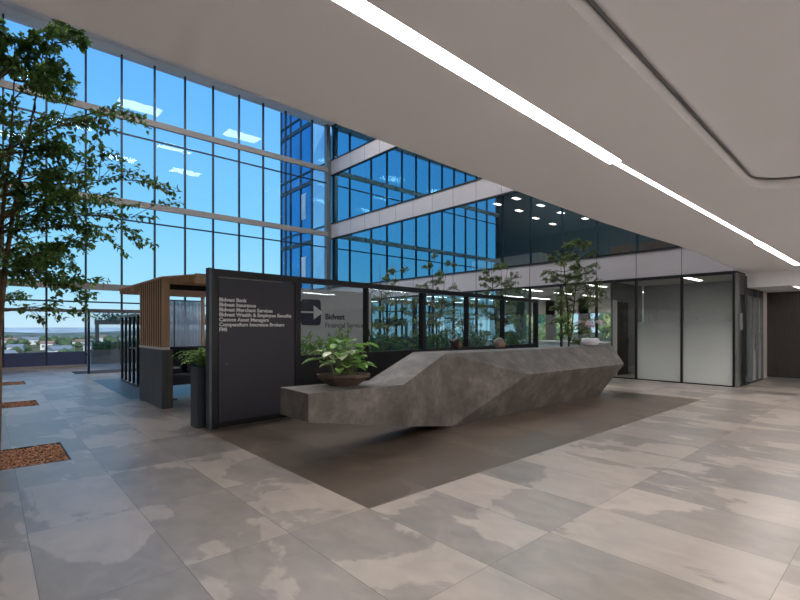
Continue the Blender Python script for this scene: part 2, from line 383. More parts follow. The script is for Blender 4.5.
# unseen fill lamps added to the lobby ceiling, behind and beside the camera
def panel_lamp(x, y, z, w, d, m, label, group, name='ceiling_panel_light', drop=.012):
    t = thing(name, label, 'ceiling light', (x,y,z), 0, group)
    bm = bmesh.new(); box(bm,-w/2-.03,w/2+.03,-d/2-.03,-d/2,-drop,0); box(bm,-w/2-.03,w/2+.03,d/2,d/2+.03,-drop,0); box(bm,-w/2-.03,-w/2,-d/2,d/2,-drop,0); box(bm,w/2,w/2+.03,-d/2,d/2,-drop,0)
    obj('frame', bm, M_WHITE, t)
    obj('diffuser', B(-w/2,w/2,-d/2,d/2,-drop*.6,-.001), m, t)
    return t
fill0 = None
for k,(x,y,z) in enumerate([(1.0,-1.2,ZC+.11),(4.6,-1.2,ZC+.11),(8.6,-1.5,ZC),(12.4,-1.5,ZC),(2.0,-5.0,ZC),(7.0,-5.0,ZC),(12.0,-5.0,ZC)]):
    if fill0 is None: fill0 = panel_lamp(x,y,z,1.8,.3,M_FILL,'added long fill lamp in the lobby ceiling, unseen behind the viewer','added lobby fill lamps')
    else: dup(fill0,(x,y,z))

# bulkhead and lower ceiling at the far right
bm = bmesh.new(); box(bm, 15.6, XE+.4, YB, 3.2, 2.66, ZC+.1)
struct('ceiling', bm, M_CEIL)
for y,lab in ((2.2,'short linear lamp in the dropped ceiling nearest the glass lobby corner'),(1.2,'short linear lamp in the dropped ceiling by the dark timber wall')):
    panel_lamp(17.0, y, 2.66, 2.2, .07, M_PANLT, lab, 'lamps in the dropped ceiling')

# outer walls, roof
struct('wall_left', B(XL-.2, XL, YB, 2.5, 0, ZC+.3), M_WALLW)
struct('wall_left', B(-1.15, -.95, 3.6, YC+.2, 0, ROOF+.3), M_WALLD)
struct('wall_left', B(XL-.2, -1.15, 3.6, 3.8, 0, ROOF+.3), M_WALLD)
struct('wall_left', B(XL-.2, XL, 2.5, 3.6, 0, ROOF+.3), M_WALLD)
struct('wall_back', B(XL, XE+.2, YB-.2, YB, 0, ZC+.1), M_WALLW)
bm = bmesh.new(); box(bm, XL, XF, 2.5, 2.7, 3.81, ROOF)
struct('wall_front', bm, M_WALLM)
struct('ceiling', B(XL-.2, XF, 2.5, YC+.35, ROOF, ROOF+.3), M_CEIL)
# dark timber wall at the far right
t = sroot('wall_right', (XE,0,0))
obj('timber_panel', B(0,.15,1.15,2.02,.02,2.66), M_TIMD, t); obj('timber_panel', B(0,.15,2.08,3.2,.02,2.66), M_TIMD, t)
obj('timber_panel', B(0,.15,-1.0,1.12,.02,2.66), M_TIMD, t); obj('timber_panel', B(0,.15,YB,-1.06,.02,2.66), M_TIMD, t)
for y in (1.1,2.02,-1.06): obj('metal_strip', B(-.03,.15,y,y+.055,0,2.66), M_GREY, t)

# ---- atrium curtain wall (window_1)
cw = sroot('window_1', (0,YC,0))
mx = [.42+1.26*k for k in range(-2,10)] + [13.36]
bm = bmesh.new(); 
v = [bm.verts.new(p) for p in ((XL,0.02,0),(XF-.1,.02,0),(XF-.1,.02,ROOF),(XL,.02,ROOF))]; bm.faces.new(v)
obj('glass_pane', bm, M_GLC, cw)
for x in mx: obj('mullion', B(x-.032,x+.032,-.07,.06,0,ROOF), M_MULL, cw)
obj('corner_post', B(XF-.34,XF-.12,-.1,.16,0,ROOF), M_GREY, cw)
for z in (3.22,6.82,10.42): obj('transom', B(XL,XF-.34,-.20,-.0705,z-.13,z+.13), M_TRANS, cw)
for z in (2.6,6.1,9.72): obj('thin_transom', B(XL,XF-.34,-.075,-.001,z-.028,z+.028), M_MULL, cw)
obj('door_head', B(XL,6.9,-.12,-.0705,2.17,2.29), M_GREY, cw)
obj('header', B(XL,XF,-.55,.0,ROOF-.04,ROOF), M_WHITE, cw)
obj('base_panel', B(XL,2.95,-.06,-.0,.10,.62), M_BASE, cw)
obj('base_panel', B(5.5,XF-.34,-.06,-.0,.10,.62), M_BASE, cw)
obj('sill', B(XL,2.95,-.12,.0,.0,.10), M_TRANS, cw); obj('sill', B(5.5,XF-.34,-.12,.0,.0,.10), M_TRANS, cw)
obj('push_rail', B(2.95,5.5,-.14,-.10,.60,.66), M_GREY, cw)

# ---- right facade, ground to top
fy = [3.24+1.225*k for k in range(0,16)]
def facade(n, z0, z1, gm, my):
    w = sroot('window_%d' % n, (XF,0,0))
    bm = bmesh.new(); v = [bm.verts.new(p) for p in ((.03,3.24,z0),(.03,YC,z0),(.03,YC,z1),(.03,3.24,z1))]; bm.faces.new(v)
    obj('glass_pane', bm, gm, w)
    for y in my: obj('mullion', B(.035,.12,y-.022,y+.022,z0,z1), M_MULL, w)
    obj('rail', B(-.035,.08,3.24,YC,z0,z0+.06), M_BLACK, w); obj('rail', B(-.035,.08,3.24,YC,z1-.06,z1), M_BLACK, w)
    return w
w2 = sroot('window_2', (XF,0,0))
bm = bmesh.new(); v = [bm.verts.new(p) for p in ((.03,5.69,0),(.03,9.36,0),(.03,9.36,ZC),(.03,5.69,ZC))]; bm.faces.new(v); obj('glass_pane', bm, M_GLG, w2)
bm = bmesh.new(); v = [bm.verts.new(p) for p in ((.03,9.36,0),(.03,YC,0),(.03,YC,ZC),(.03,9.36,ZC))]; bm.faces.new(v); obj('coated_pane', bm, M_GLT, w2)
bm = bmesh.new(); v = [bm.verts.new(p) for p in ((.03,3.24,0),(.03,5.69,0),(.03,5.69,ZC),(.03,3.24,ZC))]; bm.faces.new(v); obj('frosted_pane', bm, M_FROST, w2)
for y in fy: obj('mullion', B(-.03,.07,y-.026,y+.026,0.0,ZC), M_BLACK, w2)
obj('rail', B(-.035,.08,3.24,YC,0,.03), M_BLACK, w2); obj('rail', B(-.035,.08,3.24,YC,ZC-.08,ZC), M_BLACK, w2)
facade(3, 3.81, 6.65, M_GLF, fy); facade(4, 7.44, 10.25, M_GLF, fy); facade(5, 11.04, ROOF, M_GLF, fy)
for n,(z0,z1) in enumerate(((ZC,3.81),(6.65,7.44),(10.25,11.04))):
    t = sroot('trim_%d' % (n+3), (XF,0,0))
    obj('spandrel_panel', B(.0,.10,3.2,YC,z0,z1), M_SPAN, t)
    bm = bmesh.new()
    for y in fy: box(bm, -.006, .0, y-.008, y+.008, z0, z1)
    obj('joint', bm, M_GREY, t)

# ---- offices behind the facade
XO = 23.0
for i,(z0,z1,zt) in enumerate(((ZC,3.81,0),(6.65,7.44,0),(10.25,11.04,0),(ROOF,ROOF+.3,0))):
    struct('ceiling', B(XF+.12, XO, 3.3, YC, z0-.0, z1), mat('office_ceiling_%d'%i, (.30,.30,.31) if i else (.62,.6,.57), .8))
# back walls of upper offices
struct('wall_rear', B(XO, XO+.2, 3.3, YC+.2, 3.05, ROOF), M_WALLM)
struct('wall_side', B(XF+.12, XO, 3.2, 3.3, 3.05, ROOF), M_WALLD)
struct('wall_end', B(XF+.12, XO, YC, YC+.1, 0, ROOF), M_WALLD)
# back wall of ground office: dark piers with windows between (window_6)
w6 = sroot('window_6', (XO,0,0))
for y in (3.3,6.1,7.75,9.45,11.3,13.2,15.1,17.0,18.9,20.8): obj('pier', B(0,.2,y,y+.55 if y>3.3 else 5.0,0,ZC), M_WALLM, w6)
obj('sill_wall', B(0,.2,3.3,YC,0,.75), M_WALLW, w6); obj('head_wall', B(0,.2,3.3,YC,2.3,ZC), M_WALLW, w6)
bm = bmesh.new(); v = [bm.verts.new(p) for p in ((.1,3.3,.75),(.1,YC,.75),(.1,YC,2.3),(.1,3.3,2.3))]; bm.faces.new(v); obj('glass_pane', bm, M_GLC, w6)
# meeting-room partition and door inside ground office (behind frosted panes)
struct('wall_inner', B(17.6,17.75,3.3,6.6,0,ZC), M_WALLM)
struct('wall_inner', B(XF+.6,17.6,6.65,6.72,0,ZC), M_WALLM)
d = sroot('door_1', (XF+.6,6.6,0))
obj('door_leaf', B(.1,1.0,-.03,.03,.0,2.4), M_TIMD, d); obj('door_frame', B(.0,.1,-.05,.05,0,2.45), M_WALLW, d); obj('handle', B(.9,.94,-.09,-.03,.95,1.2), M_GREY, d)
# columns inside
for k,(x,y) in enumerate(((16.9,8.6),(16.9,12.6),(17.2,16.5))):
    pass
# office lamps
ol = panel_lamp(16.6, 5.0, ZC, 1.6, .14, M_GRLT, 'linear lamp on the ground floor office ceiling behind glass', 'ground floor office ceiling lamps')
for x in (16.0,18.6,21.0):
    for y in (4.6,7.6,10.2,12.8,15.4,18.0):
        dup(ol, (x,y,ZC))
ol.location = (16.0,20.4,ZC)
u0 = None
for lvl,z in enumerate((6.65,10.25,ROOF)):
    for x in (15.7,17.3,19.0,20.8):
        for y in (4.6,5.8,7.0,8.2,9.4,10.6,11.8):
            j = rnd.uniform(-.3,.3)
            if u0 is None: u0 = panel_lamp(x,y+j,z,.4,.2,M_OFFLT,'small bright rectangular lamp on a dark office ceiling behind the upper glass','upper office ceiling lamps')
            else: dup(u0,(x+rnd.uniform(-.2,.2),y+j,z))
# roof light panels of the atrium (they mirror in the window wall)
r0 = None
for x,y in ((.8,17.6),(5.9,17.6),(11.4,17.6),(1.5,8.6),(6.6,8.6),(10.9,8.6),(3.5,13.0),(9.0,13.0)):
    if r0 is None: r0 = panel_lamp(x,y,ROOF,2.0,1.1,M_ROOFLT,'large white rectangular light panel in the high atrium ceiling','atrium ceiling light panels')
    else: dup(r0,(x,y,ROOF))
# office furniture: counter and upper balustrade/counters
t = thing('office_counter','long white counter seen through the ground floor glass','counter',(17.2,10.6,0))
obj('counter_body', B(-.3,.3,-3.2,2.6,0,.98), M_WHITE, t); obj('counter_top', B(-.36,.36,-3.26,2.66,.98,1.03), M_WHITE, t)
t = thing('storage_cabinet','orange timber cabinet behind the first floor glass','cabinet',(16.4,6.2,3.812))
obj('cabinet_body', B(-.3,.3,-.9,.9,.05,.55), mat('orange_timber',(.5,.2,.08),.6,var=.2), t); obj('cabinet_plinth', B(-.25,.25,-.85,.85,0,.05), M_BLACK, t)
t = thing('storage_cabinet','pale low cabinet behind first floor glass, left of the tall trees','cabinet',(15.6,11.0,3.812))
obj('cabinet_body', B(-.3,.3,-1.6,1.6,.05,.55), M_WALLW, t); obj('cabinet_plinth', B(-.25,.25,-1.5,1.5,0,.05), M_BLACK, t)

# ---- glass vestibule at the corner of the facade
w7 = sroot('window_7', (XF,3.2,0))
obj('corner_post', B(-.03,.12,-.06,.04,0,2.97), M_GREY, w7)
for x in (.75,1.55,2.25,2.9): obj('post', B(x-.04,x+.04,-.05,.03,0,2.66 if x>.9 else 2.97), M_GREY if x!=.75 else M_BLACK, w7)
obj('head_panel', B(.12,1.0,-.04,.03,2.45,2.97), M_BLACK, w7); obj('head_panel', B(1.0,2.9,-.04,.03,2.45,2.66), M_BLACK, w7)
bm = bmesh.new(); v = [bm.verts.new(p) for p in ((1.59,0,.03),(2.9,0,.03),(2.9,0,2.45),(1.59,0,2.45))]; bm.faces.new(v); obj('frosted_pane', bm, M_FROST, w7)
bm = bmesh.new(); v = [bm.verts.new(p) for p in ((.12,0,.03),(1.51,0,.03),(1.51,0,2.45),(.12,0,2.45))]; bm.faces.new(v); obj('glass_pane', bm, M_GLG, w7)
obj('threshold', B(.12,2.9,-.05,.03,0,.03), M_BLACK, w7)
obj('pull_handle', B(1.75,1.79,-.10,-.06,.9,1.5), M_GREY, w7)
obj('card_reader', B(.34,.48,-.05,-.005,1.5,1.95), M_WALLM, w7)
struct('wall_far', B(XF+2.94, XE+.15, 3.2, 3.35, 0, 2.66), M_WALLW)

# ------------------------------------------------------------------ outside
struct('ground', B(-400, 1500, YC+14, 2200, -13.2, -13), M_GRASS)['kind'] = 'structure'
tg = struct('terrace', B(XL-8, 32, YC+.3, YC+9, -.4, -.05), M_PAVE)
# ground east of the office
struct('ground', B(XO+.2, 120, -20, YC+.3, -.4, -.1), M_PAVE)
def building(x, y, w, d, h, roofm, label, base=-13):
    w *= .48; h *= .72
    t = thing('house', label, 'house', (x,y,base), rnd.uniform(-.5,.5), 'houses of the town outside the window')
    obj('wall', B(-w/2,w/2,-d/2,d/2,0,h), M_HWALL, t)
    bm = bmesh.new(); r = h+w*.22
    a = [bm.verts.new(p) for p in ((-w/2-.5,-d/2-.5,h),(w/2+.5,-d/2-.5,h),(w/2+.5,d/2+.5,h),(-w/2-.5,d/2+.5,h),(-w/2-.5,0,r),(w/2+.5,0,r))]
    for f in ((0,1,5,4),(2,3,4,5),(1,2,5),(3,0,4),(0,3,2,1)): bm.faces.new([a[i] for i in f])
    obj('roof', bm, roofm, t)
    bm = bmesh.new()
    n = max(2,int(w/4))
    for k in range(n):
        cx = -w/2+w*(k+.5)/n; box(bm, cx-.8,cx+.8,-d/2-.05,-d/2,h*.35,h*.75)
    obj('window_row', bm, M_WALLM, t)
    return t
hr = random.Random(11)
def ang(px, D):  # only spreads the town across the directions the window looks to
    u = px; return D*(.665+.747*u)/(.747-.665*u), D
spots = [(-.86,255,16,5,0),(-.83,330,13,6,0),(-.79,262,20,4.5,0),(-.76,390,14,6,1),(-.735,285,18,5.5,0),(-.70,300,22,6,0),(-.69,430,14,6,1),(-.66,330,16,6,0),(-.63,280,18,6.5,0),(-.61,420,20,7,0),(-.845,470,18,7,1),(-.80,520,22,6,0),(-.72,540,24,7,0),(-.65,560,22,7,1),(-.90,300,18,6,0)]
spots += [(hr.uniform(-.9,-.58), 250+k*17, hr.uniform(10,20), hr.uniform(4.5,8), k%4==3) for k in range(22)]
surr = ['far left','left of the first mullion','right of the first mullion','by the entrance post','behind the entrance glass','beside the kiosk']
names = ['white house far left with grey roof, low behind the ficus trunk','small pale house with grey roof beyond the left trunk','long low white building just above the navy base panels','pale house with clay roof in the middle distance','white house with grey roof left of the entrance frame','wide white hall with grey roof seen by the entrance post','clay roofed house beyond the wide white hall','pale grey roofed house seen through the entrance','white building right of the entrance, close to slatted kiosk','far grey roofed block beside the timber kiosk','distant clay roofed house at far left','distant wide grey roofed building at left','distant long grey roofed building in the middle','distant clay roofed building seen over the hedge','grey roofed white house at the very left edge of the town view']
TAKEN = []
for k in range(len(names), len(spots)):
    u,D,w_,h_,c_ = spots[k]; names.append('small %s house of the town, in the group seen %s' % ('clay roofed' if c_ else 'grey roofed', surr[min(5,max(0,int((u+.9)/.054)))]))
for (u,D,w,h,c),nm in zip(spots,names):
    x,y = ang(u,D)
    if any((x-a)**2+(y-b)**2 < (c2_+w*.62+5)**2 for a,b,c2_ in TAKEN): continue
    TAKEN.append((x,y,w*.62+5)); building(x,y,w,9,h,M_HROOFR if c else M_HROOF,nm)
# far trees
def blob(bm, c, r, seed, squash=.8, sub=2):
    g = bmesh.ops.create_icosphere(bm, subdivisions=sub, radius=r)
    for v in g['verts']:
        n = noise.noise(v.co*(1.6/r)+Vector((seed,seed*2,0)))
        v.co *= 1+.45*n; v.co.z *= squash; v.co += Vector(c)
def fartree(x,y,s,i):
    t = thing('town_tree','round leafy green tree among the houses of the town outside','tree',(x,y,-13.02),0,'trees of the town outside the window')
    bm = bmesh.new(); blob(bm,(0,0,s*1.1),s,i,.85); blob(bm,(s*.6,0,s*.8),s*.7,i+9,.8); obj('crown',bm,M_TREEG,t)
    bm = bmesh.new(); tube(bm,[(0,0,0),(0,0,s*.8)],s*.1,6); obj('trunk',bm,M_BARKD,t)
i = 0
for _ in range(900):
    if i >= 90: break
    D = hr.uniform(240,620); x,y = ang(hr.uniform(-.92,-.56),D); sz = hr.uniform(2.2,4.2)
    if any((x-a)**2+(y-b)**2 < (c+sz*2.2)**2 for a,b,c in TAKEN): continue
    TAKEN.append((x,y,sz*2.2)); fartree(x,y,sz,i); i += 1
# hills
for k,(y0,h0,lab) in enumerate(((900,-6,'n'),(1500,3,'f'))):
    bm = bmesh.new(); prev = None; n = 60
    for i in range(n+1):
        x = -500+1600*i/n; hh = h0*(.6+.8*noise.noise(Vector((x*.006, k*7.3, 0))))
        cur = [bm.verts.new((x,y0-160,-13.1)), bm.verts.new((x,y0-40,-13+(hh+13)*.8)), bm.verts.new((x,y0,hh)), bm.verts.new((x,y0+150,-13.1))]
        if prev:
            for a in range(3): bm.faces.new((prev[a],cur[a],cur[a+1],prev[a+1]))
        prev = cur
    struct('hill', bm, M_HAZEHILL if k else mat('near_hill',(.16,.20,.17),.95,spec=0,var=.4,scale=.03))
# hedge and pergola on the terrace
def foliage(bm, c, rx, ry, rz, n, L, W, r=None, droop=-.2):
    r = r or rnd
    for _ in range(n):
        v = rv(r)*r.uniform(.35,1)**.6; p = Vector((c[0]+v.x*rx, c[1]+v.y*ry, c[2]+v.z*rz)); d = (v*.6+rv(r)*.8+Vector((0,0,droop)))
        s = r.uniform(.7,1.25); leaf(bm, p, d, rv(r), L*s, W*s)
t = thing('terrace_hedge','clipped dark green hedge in a box outside the entrance doors','hedge',(6.0,YC+2.2,-.05))
obj('trough', B(-2.6,2.6,-.3,.3,0,.55), M_GREY, t)
bm = bmesh.new(); rr = random.Random(5)
for k in range(2600):
    p = Vector((rr.uniform(-2.55,2.55),rr.uniform(-.3,.3),rr.uniform(.5,.98))); leaf(bm,p,rv(rr),rv(rr),.11,.06)
box(bm,-2.5,2.5,-.2,.2,.55,.9)
obj('foliage', bm, M_HEDGE, t)
t = thing('pergola','grey pergola beam with creeper on top outside the entrance','pergola',(6.6,YC+5.2,-.05))
obj('beam', B(-2.6,4.2,-.1,.1,1.78,2.02), M_GREY, t); 
for x in (-2.5,4.1): obj('post', B(x-.08,x+.08,-.08,.08,0,1.78), M_GREY, t)
bm = bmesh.new()
for k in range(26): foliage(bm,(rr.uniform(-2.5,4),0,2.15),.25,.2,.18,34,.16,.08,rr)
obj('creeper', bm, M_HEDGE, t)
# wing of the same office block outside, beyond the window wall
t = thing('office_wing','blue glass office wing standing outside beyond the window wall','building',(XF,YC+.6,-.05))
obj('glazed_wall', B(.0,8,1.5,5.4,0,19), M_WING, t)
obj('glazed_return', B(.0,8,0,1.499,0,19), M_WINGSKY, t)
for y in (1.5,2.8,4.1,5.37): obj('mullion', B(-.06,0,y-.04,y+.04,0,19), M_MULL, t)
for z in (4.4,8.3): obj('white_blind', B(-.02,0,2.2,2.7,z,z+1.6), M_WHITE, t)
for z in (3.2,6.8,10.4,14.0): obj('floor_band', B(-.05,0,1.55,5.3,z-.12,z+.12), M_MULL, t)
for z in (3.9,7.5,11.1,14.7): obj('thin_band', B(-.06,0,0,5.4,z-.04,z+.04), M_MULL, t)
# garden trees east of the office windows
for i in range(6):
    y = 3.5+i*3.9; tt = thing('garden_tree','leafy bright garden tree outside the rear windows of the ground floor office','tree',(33+(i%2)*3.0,y,-.1),0,'garden trees behind the office')
    bm = bmesh.new(); blob(bm,(0,0,2.1),1.5,i+40,.95,3); foliage(bm,(0,0,2.1),1.7,1.7,1.6,500,.2,.12,rr); obj('crown',bm,mat('garden_leaf_%d'%i,(.42+.1*(i%2),.55,.22),.8,var=.6,scale=3),tt)
    bm = bmesh.new(); tube(bm,[(0,0,0),(0,0,1.3)],.12,8); obj('trunk',bm,M_BARK,tt)

# ------------------------------------------------------------------ trees inside
def grow_tree(name, label, loc, height, crown_r, n_branch, leaves_per, LL, LW, trunk_r, lm, bmtl, seed, first=1.2, extra=(), stems=2, group=None, fan=(), thin=.28, xmin=-9):
    r = random.Random(seed)
    t = thing(name, label, 'tree', loc, 0, group)
    tb = bmesh.new(); lb = bmesh.new()
    stemlist = []
    for s in range(stems):
        a = 2*PI*s/stems + r.uniform(-.4,.4); sp = crown_r*.18*(1 if s else .15)
        if s < len(fan): a, sp = fan[s]
        n = 12; pts = []; rad = []
        for k in range(n+1):
            f = k/n; z = height*f
            q = max(0, f-.22)
            pts.append(Vector((math.cos(a)*sp*q*2.2+.03*math.sin(7*f+s), math.sin(a)*sp*q*2.2+.03*math.cos(6*f+s), z*(1 if s==0 else .93))))
            rad.append(max(.006, trunk_r*(1-f)**.9*(1 if s==0 else .75)))
        if s: pts = pts[3:]; rad = rad[3:]; pts[0] = stemlist[0][3].copy()
        tube(tb, pts, rad, 8); stemlist.append(pts)
    def twig_leaves(pts, cnt):
        for _ in range(cnt):
            f = r.uniform(.25,1)**.7*(len(pts)-1); i = min(int(f), len(pts)-2); p = pts[i].lerp(pts[i+1], f-i)
            d = (pts[i+1]-pts[i]).normalized()*.6 + rv(r)*.9 + Vector((0,0,-.15))
            if p.x < xmin: continue
            s = r.uniform(.65,1.2); leaf(lb, p+rv(r)*.035, d, Vector((0,0,1))+rv(r)*.5, LL*s, LW*s)
    def branch(p0, tip, r0, cnt):
        tip.x = max(tip.x, xmin)
        n = 7; pts = []
        mid = p0.lerp(tip,.5)+Vector((0,0,(tip-p0).length*.12))
        for k in range(n+1):
            f = k/n; pts.append(p0*(1-f)**2+mid*2*f*(1-f)+tip*f*f+rv(r)*.015*(k>0))
        tube(tb, pts, [max(.0025, r0*(1-k/n)+.002) for k in range(n+1)], 5)
        twig_leaves(pts, cnt)
        for _ in range(7):
            f = r.uniform(.25,.95); i = int(f*n); q = pts[i]; L = (tip-p0).length*r.uniform(.18,.42)
            d = ((tip-p0).normalized()+rv(r)*.8).normalized(); e = q+d*L+Vector((0,0,-L*.15)); e.x = max(e.x, xmin)
            tw = [q, q.lerp(e,.5)+Vector((0,0,L*.08)), e]; tube(tb, tw, [.004,.003,.002], 4); twig_leaves(tw, int(cnt*.35))
    for k in range(n_branch):
        z = first + (height*.97-first)*(k+r.random())/n_branch
        st = r.choice(stemlist); cand = min(st, key=lambda p: abs(p.z-z))
        a = k*2.4+r.uniform(-.4,.4); f = (z-first)/(height-first)
        R = crown_r*(.55+.55*math.sin(PI*min(1,f*1.05+.1)))*r.uniform(.65,1)
        tip = cand+Vector((math.cos(a)*R, math.sin(a)*R, R*r.uniform(.0,.5)))
        branch(cand, tip, trunk_r*thin, leaves_per)
    for zz, tip, cnt in extra:
        cand = min(stemlist[0], key=lambda p: abs(p.z-zz)); branch(cand, Vector(tip), trunk_r*thin, cnt)
    obj('trunk', tb, bmtl, t, smooth=True); obj('foliage', lb, lm, t, recalc=False)
    return t
RV = Vector((.747,-.665,0)); 
def ex(z0, lat, z, fw=0, c=75): return (z0, (RV.x*lat+.665*fw, RV.y*lat+.747*fw, z), c)
grow_tree('indoor_tree','tall green ficus tree in the nearest mulch bed, filling the left edge',(.05,7.3,-.02),5.3,1.05,36,46,.072,.050,.062,M_LEAF,M_BARK,21,first=2.0,xmin=-.82,
    extra=[ex(2.6,1.75,3.45),ex(2.6,1.60,2.75,.2),ex(2.4,1.3,2.55,-.2),ex(3.6,1.45,4.1),ex(3.6,1.3,4.35,.3),ex(4.2,.9,4.95),ex(4.2,.7,5.3,.2),ex(2.1,1.1,2.1),ex(1.9,.9,1.75,.2,38),ex(3.0,1.2,3.1,.3),ex(2.8,.9,3.3,-.3),ex(3.1,.6,3.8,.3),ex(2.3,.6,2.5,.3),ex(3.4,.9,3.7,0),ex(2.2,.8,2.3,-.2),ex(2.0,1.0,2.0,.3),ex(2.5,1.85,2.9,.1),ex(2.9,1.95,3.3,.1),ex(2.6,1.1,2.8,.1),ex(4.4,.5,5.0,0),ex(3.8,.8,4.6,-.1)], stems=3, fan=((2.4,.02),(-.73,.33),(-.73,.14)), thin=.17)
grow_tree('indoor_tree','green ficus tree in the middle mulch bed, behind the nearest one',(.1,12.2,-.02),5.2,1.2,24,34,.085,.045,.07,M_LEAF,M_BARK,22,first=2.2,stems=2,xmin=-.82)
grow_tree('indoor_tree','green ficus tree in the farthest mulch bed by the window wall',(.1,16.9,-.02),4.8,1.2,22,30,.09,.05,.07,M_LEAF,M_BARK,23,first=2.2,stems=2,xmin=-.82)

# ------------------------------------------------------------------ concrete reception desk
bm = bmesh.new()
P = {}
def pv(n, x, y, z): P[n] = bm.verts.new((x,y,z))
# front outline
pv('a', 2.66, 4.52, .82); pv('ab', 2.66, 4.52, .50)            # low slab front-left
pv('b', 2.66, 5.18, .83); pv('bb', 2.66, 5.18, .50)            # low slab back-left
pv('c', 4.05, 4.48, .81)                                       # foot of the ramp, front
pv('d', 3.95, 5.10, .82)                                       # foot of the ramp, back
pv('e', 5.33, 4.93, 1.15); pv('f', 5.05, 5.36, 1.17)           # top of the ramp
pv('g', 7.02, 4.53, .745)                                      # ridge start
pv('h', 10.95, 4.53, .72)                                      # ridge end (right)
pv('i', 11.25, 4.95, 1.12); pv('j', 11.25, 5.36, 1.12)         # top right
pv('k', 10.55, 4.93, .0); pv('kb', 10.55, 5.36, .0)            # base right
pv('l', 5.46, 4.90, .0); pv('lb', 5.3, 5.36, .0)               # base left
pv('q', 4.05, 4.50, .265)
pv('n', 3.3, 4.75, .42); pv('nb', 3.3, 5.18, .42)
pv('hb', 10.95, 5.36, .72)
F = lambda *n: bm.faces.new([P[i] for i in n])
F('a','ab','bb','b')                  # end
F('a','b','d','c')                    # slab top
F('c','d','f','e')                    # ramp
F('e','f','j','i')                    # top
F('ab','a','c','q')                   # slab front
F('c','e','l'); F('c','l','q'); F('e','g','l')
F('l','g','k'); F('g','h','k')
F('e','i','h'); F('e','h','g')
F('h','i','j','hb'); F('k','h','hb','kb')
F('ab','q','n'); F('q','l','n'); F('ab','n','nb','bb'); F('n','l','lb','nb')
F('l','k','kb','lb')
F('bb','nb','lb','f','d','b'); F('f','lb','kb','hb','j')
t = thing('reception_desk','long faceted concrete reception desk with a low cantilevered end','reception desk',(0,0,0))
bm.verts.ensure_lookup_table()
o = obj('concrete_body', bm, M_CONC, t, bevel=.006)
obj('worktop', B(5.6,10.8,5.37,5.85,.72,.76), M_TIMD, t)
obj('plinth', B(5.75,10.45,5.37,5.6,.0,.72), M_BLACK, t)
obj('side_support', B(5.6,5.64,5.6,5.85,0,.72), M_BLACK, t); obj('side_support', B(10.76,10.8,5.6,5.85,0,.72), M_BLACK, t)
# monitors on the worktop
def monitor(x, label):
    t = thing('monitor', label, 'monitor', (x,5.66,.76), PI+.1, 'monitors on the reception worktop')
    obj('foot', B(-.11,.11,-.08,.08,0,.012), M_BLACK, t); obj('stem', B(-.02,.02,-.02,.0,.012,.2), M_BLACK, t)
    obj('screen', B(-.26,.26,-.0,.035,.08,.405), M_SCREEN, t, bevel=.004)
monitor(7.75,'black monitor on the desk just left of the grey haired person'); monitor(6.3,'black monitor on the desk beside the dark haired person')

# ------------------------------------------------------------------ directory sign and glass screen
SA = math.atan(.083)
sg = thing('directory_sign','tall charcoal directory board with white company names','sign',(2.55,7.20,0),SA)
bm = bmesh.new(); W = 1.565
box(bm,0,.10,-.02,.12,0,2.46); box(bm,W-.07,W,-.02,.12,0,2.46); box(bm,.10,W-.07,-.02,.12,2.35,2.46); box(bm,.10,W-.07,.02,.12,.0,.12)
obj('frame', bm, M_BLACK, sg)
obj('edge_strip', B(-.04,-.0005,-.02,.10,0,2.47), M_EDGE, sg)
bd = obj('board', B(.115,W-.08,-.008,.03,.09,2.33), M_CHAR, sg)
lines = ['Bidvest Bank','Bidvest Insurance','Bidvest Merchant Services','Bidvest Wealth & Employee Benefits','Cannon Asset Managers','Compendium Insurance Brokers','FMI']
for i,s in enumerate(lines):
    text('lettering', s, .082, (.118,-.009,1.965-.0775*i), (PI/2,0,0), M_WHITE, bd, bold=.034, sx=1.07)
gp = thing('glass_partition','black framed glass screen behind the desk, joined to the sign','screen',(2.46,7.20,0),SA)
posts = [1.665,3.30,5.03,6.80,8.56,10.54]
L0, L1 = 1.665, 10.54
obj('top_rail', B(L0,L1+.09,-.02,.12,2.36,2.46), M_BLACK, gp)
obj('bottom_rail', B(L0,L1+.09,-.02,.12,0,.05), M_BLACK, gp)
obj('middle_rail', B(L0,L1,-.015,.10,1.0,1.06), M_BLACK, gp)
for i,s in enumerate(posts):
    w = .10 if i in (2,5) else .04
    obj('post', B(s,s+w,-.018,.118,.05,2.36), M_BLACK, gp)
for i in range(5):
    a = posts[i]+(.10 if i in (2,5) else .04); b = posts[i+1]
    obj('lower_panel', B(a,b,.02,.06,.05,1.0), M_BLACK, gp)
    bm = bmesh.new(); v = [bm.verts.new(p) for p in ((a,.04,1.06),(b,.04,1.06),(b,.04,2.36),(a,.04,2.36))]; bm.faces.new(v)
    obj('glass_pane', bm, M_GLS, gp)

